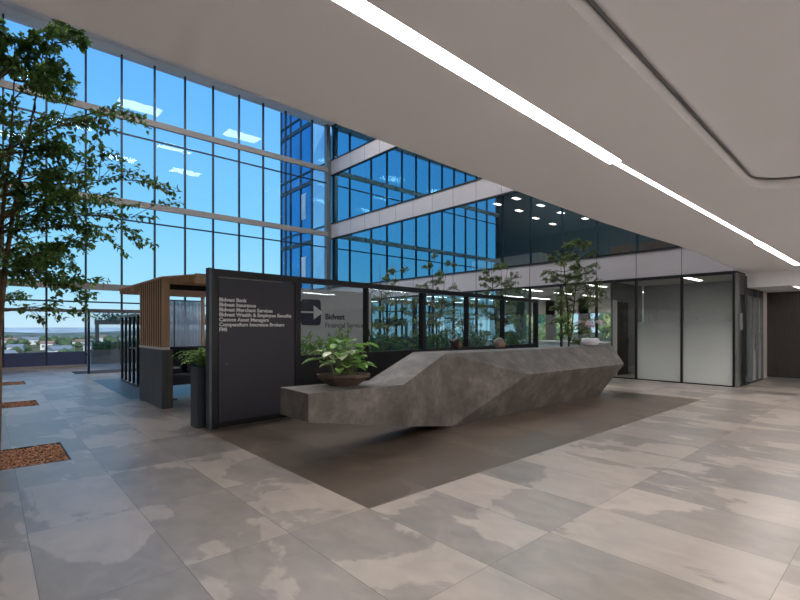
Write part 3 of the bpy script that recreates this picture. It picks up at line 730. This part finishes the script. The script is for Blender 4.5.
# logo wall behind the screen
lw = thing('logo_wall','pale grey wall panel with navy logo behind the first glass pane','wall panel',(4.55,9.05,0),0.0)
obj('panel', B(0,2.55,0,.14,0,2.42), mat('pale_panel',(.78,.75,.77),.6,var=.03), lw)
lg = obj('logo', (lambda b:(prism(b,[(x,y) for x,y in rrect(-.24,.24,-.16,.16,.06,5)],0,.015),b)[1])(bmesh.new()), M_NAVY, lw)
lg.rotation_euler=(PI/2,0,0); lg.location=(.84,-.001,1.90); lg.scale=(1.05,1.8,1)
bm = bmesh.new(); a=[bm.verts.new(p) for p in ((0,-.16,0),(.24,0,0),(0,.16,0))]; b_=[bm.verts.new((v.co.x,v.co.y,.01)) for v in a]
bm.faces.new(a[::-1]); bm.faces.new(b_)
for i in range(3): bm.faces.new((a[i],a[(i+1)%3],b_[(i+1)%3],b_[i]))
tr = obj('logo_triangle', bm, M_WHITE, lw); tr.rotation_euler=(PI/2,0,0); tr.location=(.90,-.018,1.90)
obj('logo_line', B(.58,.90,-.026,-.0165,1.885,1.92), M_WHITE, lw)
text('lettering','Bidvest',.185,(1.21,-.002,1.75),(PI/2,0,0),M_NAVY,lw,bold=.025)
text('lettering','Financial Services',.165,(1.21,-.002,1.56),(PI/2,0,0),M_NAVY,lw,bold=.0,sx=1.0)

# hedge troughs behind the screen
hr2 = random.Random(8)
hlabels = ['leafy green hedge trough behind the first glass pane, beside logo wall','leafy green hedge trough behind the second glass pane','leafy green hedge trough behind the third glass pane, by dark haired person','leafy green hedge trough behind the fourth pane, by grey haired person','leafy green hedge trough behind the last glass pane']
for i in range(5):
    a = posts[i]+.08; b = posts[i+1]-.02
    ca, sa_ = math.cos(SA), math.sin(SA)
    mid = (a+b)/2; X = 2.46+mid*ca-.42*sa_; Y = 7.20+mid*sa_+.42*ca
    t = thing('planter_trough', hlabels[i], 'planter', (X,Y,0), SA, 'hedge troughs behind the glass screen')
    hw = (b-a)/2
    obj('trough', B(-hw,hw,-.17,.17,0,.85), M_PLANT, t); obj('soil', B(-hw+.03,hw-.03,-.14,.14,.851,.865), M_SOIL, t)
    bm = bmesh.new()
    for k in range(int(24*hw)):
        c = Vector((hr2.uniform(-hw+.05,hw-.05),hr2.uniform(-.1,.1),.87))
        hgt = hr2.uniform(.30,.58)*(1.15 if i==0 else 1); tip = c+Vector((hr2.uniform(-.15,.15),hr2.uniform(-.12,.12),hgt))
        tube(bm,[c,tip],.004,4)
        for q in range(26):
            f = hr2.uniform(.15,1); p = c.lerp(tip,f); leaf(bm,p,rv(hr2)+Vector((0,0,.35)),rv(hr2),hr2.uniform(.09,.15),.045)
    obj('foliage', bm, M_HEDGE if i else M_FERN, t, recalc=False)

# atrium trees behind the screen
TPOS = ((13.0,7.0),(12.95,9.6),(12.2,11.7),(10.0,12.0),(9.4,9.7),(11.2,9.5))
TL = ['tallest slender pair-stemmed tree right of the glass screen end','slender leafy tree rising above the fourth glass pane','slender tree rising above the third glass pane','slender tree seen behind the second glass pane','small tree behind the third pane, nearest to the screen','small tree behind the fourth pane, nearest to the screen']
for i,(hh,cr,nb,lp,fs) in enumerate(((4.3,.85,52,62,1.2),(3.85,.85,32,58,1.2),(4.1,.85,30,52,1.2),(3.7,.8,28,46,1.0),(2.5,.6,16,26,1.0),(2.5,.6,16,26,1.0))):
    grow_tree('indoor_tree',TL[i],(*TPOS[i],0),hh,cr,nb,lp,.062,.036,.042,M_LEAFL,M_BARKD,31+i,first=fs,stems=2,thin=.2,fan=((2.4,.10),(-.73,.22)))
for i,(x,y) in enumerate(TPOS):
    pl = ['by the glass screen end','at foot of tree above the fourth pane','at foot of tree above the third pane','at foot of tree behind second pane','at foot of the small tree behind third pane','at foot of small tree behind the fourth pane'][i]
    t = thing('tree_pot','low square black planter '+pl,'planter',(x,y,0),0,'pots of the slender atrium trees')
    bm = bmesh.new(); s=.28
    box(bm,-s,-s+.03,-s,s,0,.5); box(bm,s-.03,s,-s,s,0,.5); box(bm,-s+.03,s-.03,-s,-s+.03,0,.5); box(bm,-s+.03,s-.03,s-.03,s,0,.5)
    obj('pot', bm, M_PLANT, t)
    bm = bmesh.new(); box(bm,-s+.03,-.06,-s+.03,s-.03,.4,.45); box(bm,.06,s-.03,-s+.03,s-.03,.4,.45); box(bm,-.06,.06,-s+.03,-.06,.4,.45); box(bm,-.06,.06,.06,s-.03,.4,.45)
    obj('soil', bm, M_SOIL, t)

# tall planter with fern beside the sign
t = thing('tall_planter','tall narrow blue-black planter with fern, left of the sign','planter',(2.57,7.56,0))
s=.16
bm = bmesh.new(); box(bm,-s,-s+.02,-s,s,0,.94); box(bm,s-.02,s,-s,s,0,.94); box(bm,-s+.02,s-.02,-s,-s+.02,0,.94); box(bm,-s+.02,s-.02,s-.02,s,0,.94)
obj('pot', bm, M_PLANT, t, bevel=.004); obj('soil', B(-s+.02,s-.02,-s+.02,s-.02,.84,.89), M_SOIL, t)
bm = bmesh.new(); r4 = random.Random(4)
for k in range(46):
    a = r4.uniform(0,2*PI); R = r4.uniform(.12,.42); hgt = r4.uniform(.18,.5)
    p0 = Vector((r4.uniform(-.06,.06),r4.uniform(-.06,.06),.89)); tip = p0+Vector((math.cos(a)*R,math.sin(a)*R,hgt*(.55))); mid = p0+Vector((math.cos(a)*R*.35,math.sin(a)*R*.35,hgt))
    pts = [p0*(1-f)**2+mid*2*f*(1-f)+tip*f*f for f in [q/8 for q in range(9)]]
    tube(bm, pts, .003, 4)
    for q in range(2,9):
        d = (pts[q]-pts[q-1]).normalized(); s_ = d.cross(Vector((0,0,1))).normalized()
        for sd in (-1,1): leaf(bm, pts[q], s_*sd+d*.6, Vector((0,0,1)), .085*(1.15-q/12), .03)
        if q == 8: leaf(bm, pts[q], d, Vector((0,0,1)), .08, .03)
obj('fern_fronds', bm, M_FERN, t, recalc=False)

# boat shaped bowl with broad leaved plant
t = thing('plant_bowl','brown angular boat-shaped bowl with broad-leaved plant on the low desk end','plant',(3.37,4.86,.824),-.55)
bm = bmesh.new()
rings = []
for sx,sy,z in ((.17,.10,0),(.33,.19,.11),(.335,.195,.145),(.31,.17,.145),(.28,.14,.12)):
    ring = []
    for k in range(8):
        a = 2*PI*(k+.5)/8; ring.append(bm.verts.new((sx*math.cos(a)*1.08,sy*math.sin(a)*1.08,z)))
    rings.append(ring)
for a,b in zip(rings,rings[1:]):
    for k in range(8): bm.faces.new((a[k],a[(k+1)%8],b[(k+1)%8],b[k]))
bm.faces.new(rings[0][::-1]); bm.faces.new(rings[-1])
obj('bowl', bm, M_BOWL, t)
obj('soil', (lambda b:(lathe(b,[(.2,.121),(.19,.128)],seg=16,sx=1.2,sy=.6),b)[1])(bmesh.new()), M_SOIL, t)
def broad(bm, p, d, L, W, r):
    d = d.normalized(); s = d.cross(Vector((0,0,1))).normalized(); n = s.cross(d)
    rows = 7; prev = None
    for i in range(rows+1):
        f = i/rows; w = W*.5*math.sin(PI*min(1,f*.86+.10))**.7*(1 if f<.98 else .05)
        c = p+d*L*f+Vector((0,0,-L*.35*f*f))
        cur = [bm.verts.new(c-s*w+n*w*.28), bm.verts.new(c-n*.004), bm.verts.new(c+s*w+n*w*.28)]
        if prev: 
            for k in range(2): bm.faces.new((prev[k],prev[k+1],cur[k+1],cur[k]))
        prev = cur
r5 = random.Random(12)
g1 = bmesh.new(); g2 = bmesh.new(); st = bmesh.new()
for k in range(52):
    a = r5.uniform(0,2*PI); R = r5.uniform(.03,.25); z = .16+r5.uniform(.08,.40)*(1.2-R*1.6)
    p0 = Vector((r5.uniform(-.14,.14),r5.uniform(-.06,.06),.125)); p1 = Vector((p0.x+math.cos(a)*R,p0.y+math.sin(a)*R,z))
    tube(st,[p0,p0.lerp(p1,.5)+Vector((0,0,.04)),p1],.0035,5)
    d = Vector((math.cos(a),math.sin(a),r5.uniform(-.1,.5)))
    broad(g2 if k%5==0 else g1, p1, d, r5.uniform(.14,.22), r5.uniform(.11,.165), r5)
obj('stems', st, M_STEM, t); obj('green_leaves', g1, M_HOSTA, t, smooth=True, recalc=False); obj('pale_leaves', g2, M_HOSTP, t, smooth=True, recalc=False)

# white orchid bowl on the desk top
t = thing('orchid_bowl','white oval bowl of pale pink orchids at the right desk end','plant',(10.55,5.14,1.122),-.8)
bm = bmesh.new(); lathe(bm,[(.10,0),(.17,.03),(.205,.10),(.20,.17),(.185,.19),(.175,.185),(.17,.15)],sx=1.0,sy=.85); obj('bowl', bm, M_CER, t, smooth=True)
bm = bmesh.new(); lathe(bm,[(.165,.151),(.16,.16)],sy=.85,seg=16); obj('soil', bm, M_SOIL, t)
lf = bmesh.new(); stm = bmesh.new(); pt = bmesh.new(); r6 = random.Random(6)
for k in range(9):
    a = k*.9; broad(lf, Vector((math.cos(a)*.05,math.sin(a)*.04,.155)), Vector((math.cos(a),math.sin(a),.9)), .15, .06, r6)
for a in (.2,1.5,2.9,4.2,5.4):
    d = Vector((math.cos(a),math.sin(a),0)); p0 = Vector((0,0,.155))
    pts = [p0, p0+d*.04+Vector((0,0,.25)), p0+d*.12+Vector((0,0,.42)), p0+d*.25+Vector((0,0,.44)), p0+d*.34+Vector((0,0,.34))]
    tube(stm, pts, .004, 5)
    for q in range(14):
        f = r6.uniform(1.3,4); i = min(3,int(f)); c = pts[i].lerp(pts[i+1], f-i)+rv(r6)*.02
        ax = rv(r6)
        for m_ in range(5):
            dd = (Matrix.Rotation(m_*2*PI/5,3,ax) @ ax.orthogonal().normalized()); leaf(pt, c, dd+ax*.2, ax, .045, .034)
obj('leaves', lf, M_HOSTA, t, smooth=True, recalc=False); obj('stems', stm, M_STEM, t); obj('blossoms', pt, M_PETAL, t, recalc=False)

# ------------------------------------------------------------------ slatted timber kiosk
k = thing('slatted_kiosk','timber slatted seating kiosk with wooden canopy, left of the sign','kiosk',(0,0,0))
obj('stone_panel', B(2.48,2.60,9.62,11.36,0,1.13), M_PANEL, k); obj('stone_end', B(2.60,2.68,9.62,11.36,0,1.13), M_PANELB, k)
obj('white_ledge', B(2.47,2.62,9.61,11.36,1.13,1.18), M_WHITE, k)
for i in range(11):
    y = 9.62+i*.168; obj('slat', B(2.486,2.4995,y,y+.06,1.18,2.50), M_TIM, k)
obj('slat_end', B(2.5,2.62,9.62,9.66,1.18,2.50), M_TIM, k)
obj('slat_backing', B(2.50,2.62,9.661,11.36,1.18,2.50), mat('kiosk_backing',(.025,.017,.012),.7,var=.2,scale=3), k)
bm = bmesh.new(); prism(bm,[(2.46,13.5),(2.46,9.6),(2.80,8.75),(4.5,8.75),(4.5,13.5)],2.501,2.53)
obj('canopy_board', bm, M_TIM, k)
for i in range(28):
    y = 8.80+i*.168; x0 = 2.48 if y>9.6 else 2.48+(9.6-y)*.40
    obj('canopy_slat', B(x0,4.5,y,y+.05,2.40,2.4999) if not (9.5<y<11.4) else B(2.62,4.5,y,y+.05,2.40,2.4999), M_TIM, k)
obj('canopy_fascia', B(2.80,4.5,8.70,8.74,2.36,2.54), M_TIM, k)
obj('dark_beam', B(2.62,4.45,9.66,9.74,2.30,2.3995), M_BLACK, k)
for x in (4.42,): obj('corner_post', B(x,x+.08,8.75,8.83,0,2.3999), M_TIM, k); obj('corner_post', B(x,x+.08,13.2,13.28,0,2.3999), M_TIM, k)
t = thing('sheer_curtain','pale sheer curtain hanging inside the timber kiosk','curtain',(0,13.35,0))
bm = bmesh.new(); prev=None
for i in range(121):
    x = 3.12+1.34*i/120; y = .035*math.sin(i*.75)+.015*math.sin(i*.31); cur=[bm.verts.new((x,y,.98)),bm.verts.new((x,y,2.28))]
    if prev: bm.faces.new((prev[0],cur[0],cur[1],prev[1]))
    prev=cur
c_ = obj('fabric', bm, M_CURT, t, smooth=True); sm = c_.modifiers.new('thick','SOLIDIFY'); sm.thickness=.004
obj('rail', B(3.08,4.49,-.015,.015,2.28,2.31), M_GREY, t)
obj('divider', B(3.72,3.75,-.07,-.05,.98,2.28), M_GREY, t)
t = thing('booth_sofa','high-backed navy booth sofa inside the timber kiosk','sofa',(3.5,11.5,0))
obj('backrest', B(-.85,.85,.30,.50,.25,1.10), M_SOFA, t, bevel=.04); obj('seat', B(-.85,.85,-.30,.295,.25,.48), M_SOFAL, t, bevel=.04)
obj('cushion', B(-.80,-.05,.16,.295,.485,.86), M_SOFAL, t, bevel=.04); obj('cushion', B(.05,.80,.16,.295,.485,.86), M_SOFAL, t, bevel=.04)
for x in (-.78,.74):
    for y in (-.25,.40): obj('leg', B(x,x+.04,y,y+.04,0,.25), M_BLACK, t)
t = thing('side_table','small white round table in front of the booth sofa','table',(2.95,10.75,0))
bm = bmesh.new(); lathe(bm,[(.17,.68),(.18,.69),(.17,.70)],seg=24); obj('table_top', bm, M_WHITE, t)
bm = bmesh.new(); tube(bm,[(0,0,.02),(0,0,.68)],.018,8); obj('stem', bm, M_BLACK, t)
bm = bmesh.new(); lathe(bm,[(.13,0),(.13,.015),(.02,.02)],seg=20); obj('base', bm, M_BLACK, t)
# open black framed partition beyond the kiosk
t = thing('frame_partition','open black metal framed partition beyond the slatted kiosk','partition',(2.95,13.65,0))
obj('bottom_rail', B(-.03,.03,0,1.95,0,.06), M_GREY, t); obj('top_rail', B(-.03,.03,0,1.95,1.86,1.92), M_GREY, t); obj('middle_rail', B(-.02,.02,.03,1.0,.98,1.03), M_GREY, t)
for y in (0,.45,.93,1.42,1.90): obj('post', B(-.03,.03,y,y+.05,.06,1.86), M_BLACK, t)
# entrance frame and mat
t = thing('entrance_frame','dark framed glass entrance porch in front of the window wall','doorway',(2.55,18.7,0))
obj('post', B(-.035,.035,-.035,.035,0,2.2), M_MULL, t); obj('post', B(3.1,3.2,-.05,.05,0,2.2), M_MULL, t); obj('head_beam', B(.05,3.1,-.04,.04,2.1,2.2), M_GREY, t); obj('bottom_rail', B(.05,3.1,-.04,.04,0,.05), M_GREY, t)
bm = bmesh.new(); v=[bm.verts.new(p) for p in ((.05,0,.05),(3.1,0,.05),(3.1,0,2.1),(.05,0,2.1))]; bm.faces.new(v); obj('glass_pane', bm, M_GLG, t)
tag(obj('door_mat', B(2.2,4.9,18.9,19.9,.001,.012), mat('mat_dark',(.05,.06,.075),.9,var=.2,scale=60)),'dark rectangular door mat inside the entrance','mat')

# ------------------------------------------------------------------ people behind the desk
def head_mesh(bm, c, yaw, s=1.0):
    """ellipsoid skull with jaw, nose, brow, ears; faces +x before yaw"""
    R = Matrix.Rotation(yaw,3,'Z'); g = bmesh.ops.create_uvsphere(bm, u_segments=32, v_segments=24, radius=1)
    for v in g['verts']:
        x,y,z = v.co
        jaw = max(0,-z); w = 1-.28*jaw*jaw
        nx = x*.098*(1-.12*jaw)+ (.012*jaw if x>0 else -.0); ny = y*.076*w; nz = z*.118
        if x>.3:
            nose = math.exp(-((y/.16)**2)-(((z+.08)/.2)**2)); nx += .026*nose*(x>.5)
            eye = math.exp(-(((abs(y)-.38)/.16)**2)-(((z-.08)/.12)**2)); nx -= .010*eye
            lip = math.exp(-((y/.3)**2)-(((z+.48)/.09)**2)); nx += .006*lip
            chin = math.exp(-((y/.3)**2)-(((z+.85)/.2)**2)); nx += .012*chin
        v.co = Vector(c)+R@(Vector((nx,ny,nz))*s)
    for sd in (-1,1):
        g = bmesh.ops.create_uvsphere(bm, u_segments=10, v_segments=8, radius=1)
        for v in g['verts']: v.co = Vector(c)+R@(Vector((v.co.x*.018-.005, sd*.077+v.co.y*.009, v.co.z*.032-.008))*s)
def person(name_label, loc, face, skin, hairm, cloth, longhair):
    t = thing('person', name_label, 'person', loc, 0)
    # body grown from a skeleton; local frame: sits facing -y (towards the desk)
    V = [(0,.0,.50),(0,.02,.66),(0,.02,.82),(0,.01,.97),(0,.0,1.04),(0,-.01,1.10)]
    Rr = [.135,.125,.14,.10,.055,.055]; E = [(0,1),(1,2),(2,3),(3,4),(4,5)]
    for sd in (-1,1):
        b = len(V)
        V += [(sd*.17,.02,.95),(sd*.21,-.06,.74),(sd*.17,-.26,.775),(sd*.15,-.36,.785),(sd*.10,-.02,.50),(sd*.12,-.40,.50),(sd*.12,-.42,.14),(sd*.12,-.50,.05)]
        Rr += [.055,.045,.034,.026,.085,.062,.042,.035]
        E += [(3,b),(b,b+1),(b+1,b+2),(b+2,b+3),(0,b+4),(b+4,b+5),(b+5,b+6),(b+6,b+7)]
        for f in range(5):
            q = len(V); off = (f-2)*.017
            if f==0: pts=[(sd*.15-sd*.03,-.385,.785),(sd*.15-sd*.045,-.415,.782)]
            else: pts=[(sd*.15+sd*off,-.43,.788),(sd*.15+sd*off*1.15,-.455-.004*(2-abs(f-2)),.782),(sd*.15+sd*off*1.2,-.475-.005*(2-abs(f-2)),.772)]
            V += pts; Rr += [.0085]*len(pts); E.append((b+3,q)); E += [(q+i,q+i+1) for i in range(len(pts)-1)]
    me = bpy.data.meshes.new('body_skeleton'); me.from_pydata(V,E,[]); me.update()
    tmp = bpy.data.objects.new('tmp_body', me); C.objects.link(tmp)
    md = tmp.modifiers.new('s','SKIN'); 
    for i,sv in enumerate(me.skin_vertices[0].data): sv.radius=(Rr[i],Rr[i]); sv.use_root = (i==0)
    sb = tmp.modifiers.new('sub','SUBSURF'); sb.levels=2; sb.render_levels=2
    dg = bpy.context.evaluated_depsgraph_get(); bmesh_me = bpy.data.meshes.new_from_object(tmp.evaluated_get(dg)); bpy.data.objects.remove(tmp)
    bm = bmesh.new(); bm.from_mesh(bmesh_me); head_mesh(bm,(0,-.02,1.21),face)
    body = obj('body', bm, skin, t, smooth=True)
    # clothes: offset copy of torso, arms to the wrist and legs
    bm = bmesh.new(); bm.from_mesh(bmesh_me); bm.normal_update()
    for v in bm.verts: v.co += v.normal*.009
    bmesh.ops.delete(bm, geom=[v for v in bm.verts if v.co.z>1.05 or (v.co.y<-.33 and v.co.z>.7)], context='VERTS')
    obj('clothes', bm, cloth, t, smooth=True)
    c = Vector((0,-.02,1.21)); R = Matrix.Rotation(face,3,'Z')
    bm = bmesh.new(); g = bmesh.ops.create_uvsphere(bm,u_segments=32,v_segments=24,radius=1)
    for v in g['verts']:
        x,y,z = v.co; n = noise.noise(v.co*5)*.06
        v.co = Vector((x*(.112+.006*n)-.012, y*.092, z*.128+.012))*(1+n*.5)
    bmesh.ops.delete(bm, geom=[v for v in bm.verts if (v.co.x>.045 and v.co.z<.062) or (v.co.z<(-.10 if longhair else -.04)) or (not longhair and v.co.x>.0 and v.co.z<.02)], context='VERTS')
    if longhair:
        g = bmesh.ops.create_uvsphere(bm,u_segments=20,v_segments=14,radius=1)
        for v in g['verts']: v.co = Vector((v.co.x*.05-.085, v.co.y*.075, v.co.z*.12-.06))
        g = bmesh.ops.create_uvsphere(bm,u_segments=16,v_segments=12,radius=.04)
        for v in g['verts']: v.co += Vector((-.10,0,.07))
    for v in bm.verts: v.co = c+R@v.co
    h = obj('hair', bm, hairm, t, smooth=True)
    bm = bmesh.new(); bl = bmesh.new()
    for sd in (-1,1):
        g = bmesh.ops.create_uvsphere(bm,u_segments=10,v_segments=8,radius=.011)
        for v in g['verts']: v.co = c+R@(v.co+Vector((.083,sd*.029,.010)))
        g = bmesh.ops.create_uvsphere(bl,u_segments=8,v_segments=6,radius=.006)
        for v in g['verts']: v.co = c+R@(v.co+Vector((.0925,sd*.029,.010)))
    obj('eyes', bm, M_EYEW, t, smooth=True); obj('pupils', bl, M_BLACK, t, smooth=True)
    bm = bmesh.new(); g = bmesh.ops.create_uvsphere(bm,u_segments=12,v_segments=8,radius=1)
    for v in g['verts']: v.co = c+R@Vector((v.co.x*.007+.093, v.co.y*.022, v.co.z*.006-.056))
    obj('mouth', bm, M_LIP, t, smooth=True)
    return t
person('person with dark tied hair seated behind the desk, facing right',(6.93,6.12,0),-.75,M_SKIN,M_HAIRD,M_CLOTH1,True)
person('person with short grey hair seated behind the desk, looking right',(8.36,6.12,-.01),-1.0,M_SKINL,M_HAIRG,M_CLOTH2,False)
def chair(x,y,label):
    t = thing('office_chair',label,'chair',(x,y,0),0,'office chairs behind the reception desk')
    obj('seat', B(-.23,.23,-.26,.24,.33,.39), M_SOFA, t, bevel=.02); obj('backrest', B(-.21,.21,.25,.29,.45,.85), M_SOFA, t, bevel=.015)
    bm = bmesh.new(); tube(bm,[(0,.20,.36),(0,.27,.40),(0,.275,.5)],.015,6); obj('back_stem', bm, M_BLACK, t)
    bm = bmesh.new(); tube(bm,[(0,0,.09),(0,0,.33)],.025,10); obj('gas_column', bm, M_GREY, t)
    for q in range(5):
        a = q*2*PI/5; bm = bmesh.new(); tube(bm,[(0,0,.10),(.26*math.cos(a),.26*math.sin(a),.065)],[.022,.014],6)
        l = obj('leg', bm, M_BLACK, t)
        bm = bmesh.new(); g = bmesh.ops.create_uvsphere(bm,u_segments=10,v_segments=8,radius=.03)
        for v in g['verts']: v.co += Vector((.27*math.cos(a),.27*math.sin(a),.03))
        obj('castor', bm, M_BLACK, l)
chair(6.93,6.16,'dark office chair under the dark haired person'); chair(8.36,6.16,'dark office chair under the grey haired person')

# ------------------------------------------------------------------ sky
w = bpy.data.worlds.new('sky'); bpy.context.scene.world = w; w.use_nodes = True
t = w.node_tree; t.nodes.clear(); N = t.nodes; L = t.links
tc = N.new('ShaderNodeTexCoord'); s = N.new('ShaderNodeSeparateXYZ'); L.new(tc.outputs['Generated'], s.inputs[0])
r = N.new('ShaderNodeValToRGB'); e = r.color_ramp.elements
e[0].position = 0; e[0].color = (.40,.54,.63,1); e[1].position = 1; e[1].color = (.03,.15,.55,1)
for p,c in ((.07,(.25,.51,.67)),(.2,(.155,.43,.70)),(.45,(.095,.32,.70))):
    x = e.new(p); x.color = (*c,1)
L.new(s.outputs['Z'], r.inputs['Fac'])
b = N.new('ShaderNodeBackground'); L.new(r.outputs['Color'], b.inputs[0]); b.inputs[1].default_value = 1.02
o = N.new('ShaderNodeOutputWorld'); L.new(b.outputs[0], o.inputs[0])
sun = bpy.data.lights.new('sun','SUN'); sun.energy = 2.2; sun.angle = .01; sun.color = (1,.93,.82)
so = bpy.data.objects.new('sun', sun); C.objects.link(so); so.rotation_euler = (math.radians(50),0,math.radians(-20)); so.location=(0,-20,40)

# ------------------------------------------------------------------ camera
cam = bpy.data.cameras.new('camera'); co = bpy.data.objects.new('camera', cam); C.objects.link(co)
a = math.atan2(520,463)
co.location = (0,0,1.55); co.rotation_euler = (PI/2, 0, (PI/2-a)*-1 + 0)
fwd = (math.cos(a), math.sin(a)); co.rotation_euler = (PI/2, 0, a-PI/2)
cam.sensor_width = 36; cam.lens = 36*463/800; cam.shift_y = 28/800; cam.clip_end = 5000; cam.clip_start = .05
sc = bpy.context.scene; sc.camera = co
sc.view_settings.view_transform = 'Standard'; sc.view_settings.look = 'None'; sc.view_settings.gamma = 1; sc.view_settings.exposure = .62
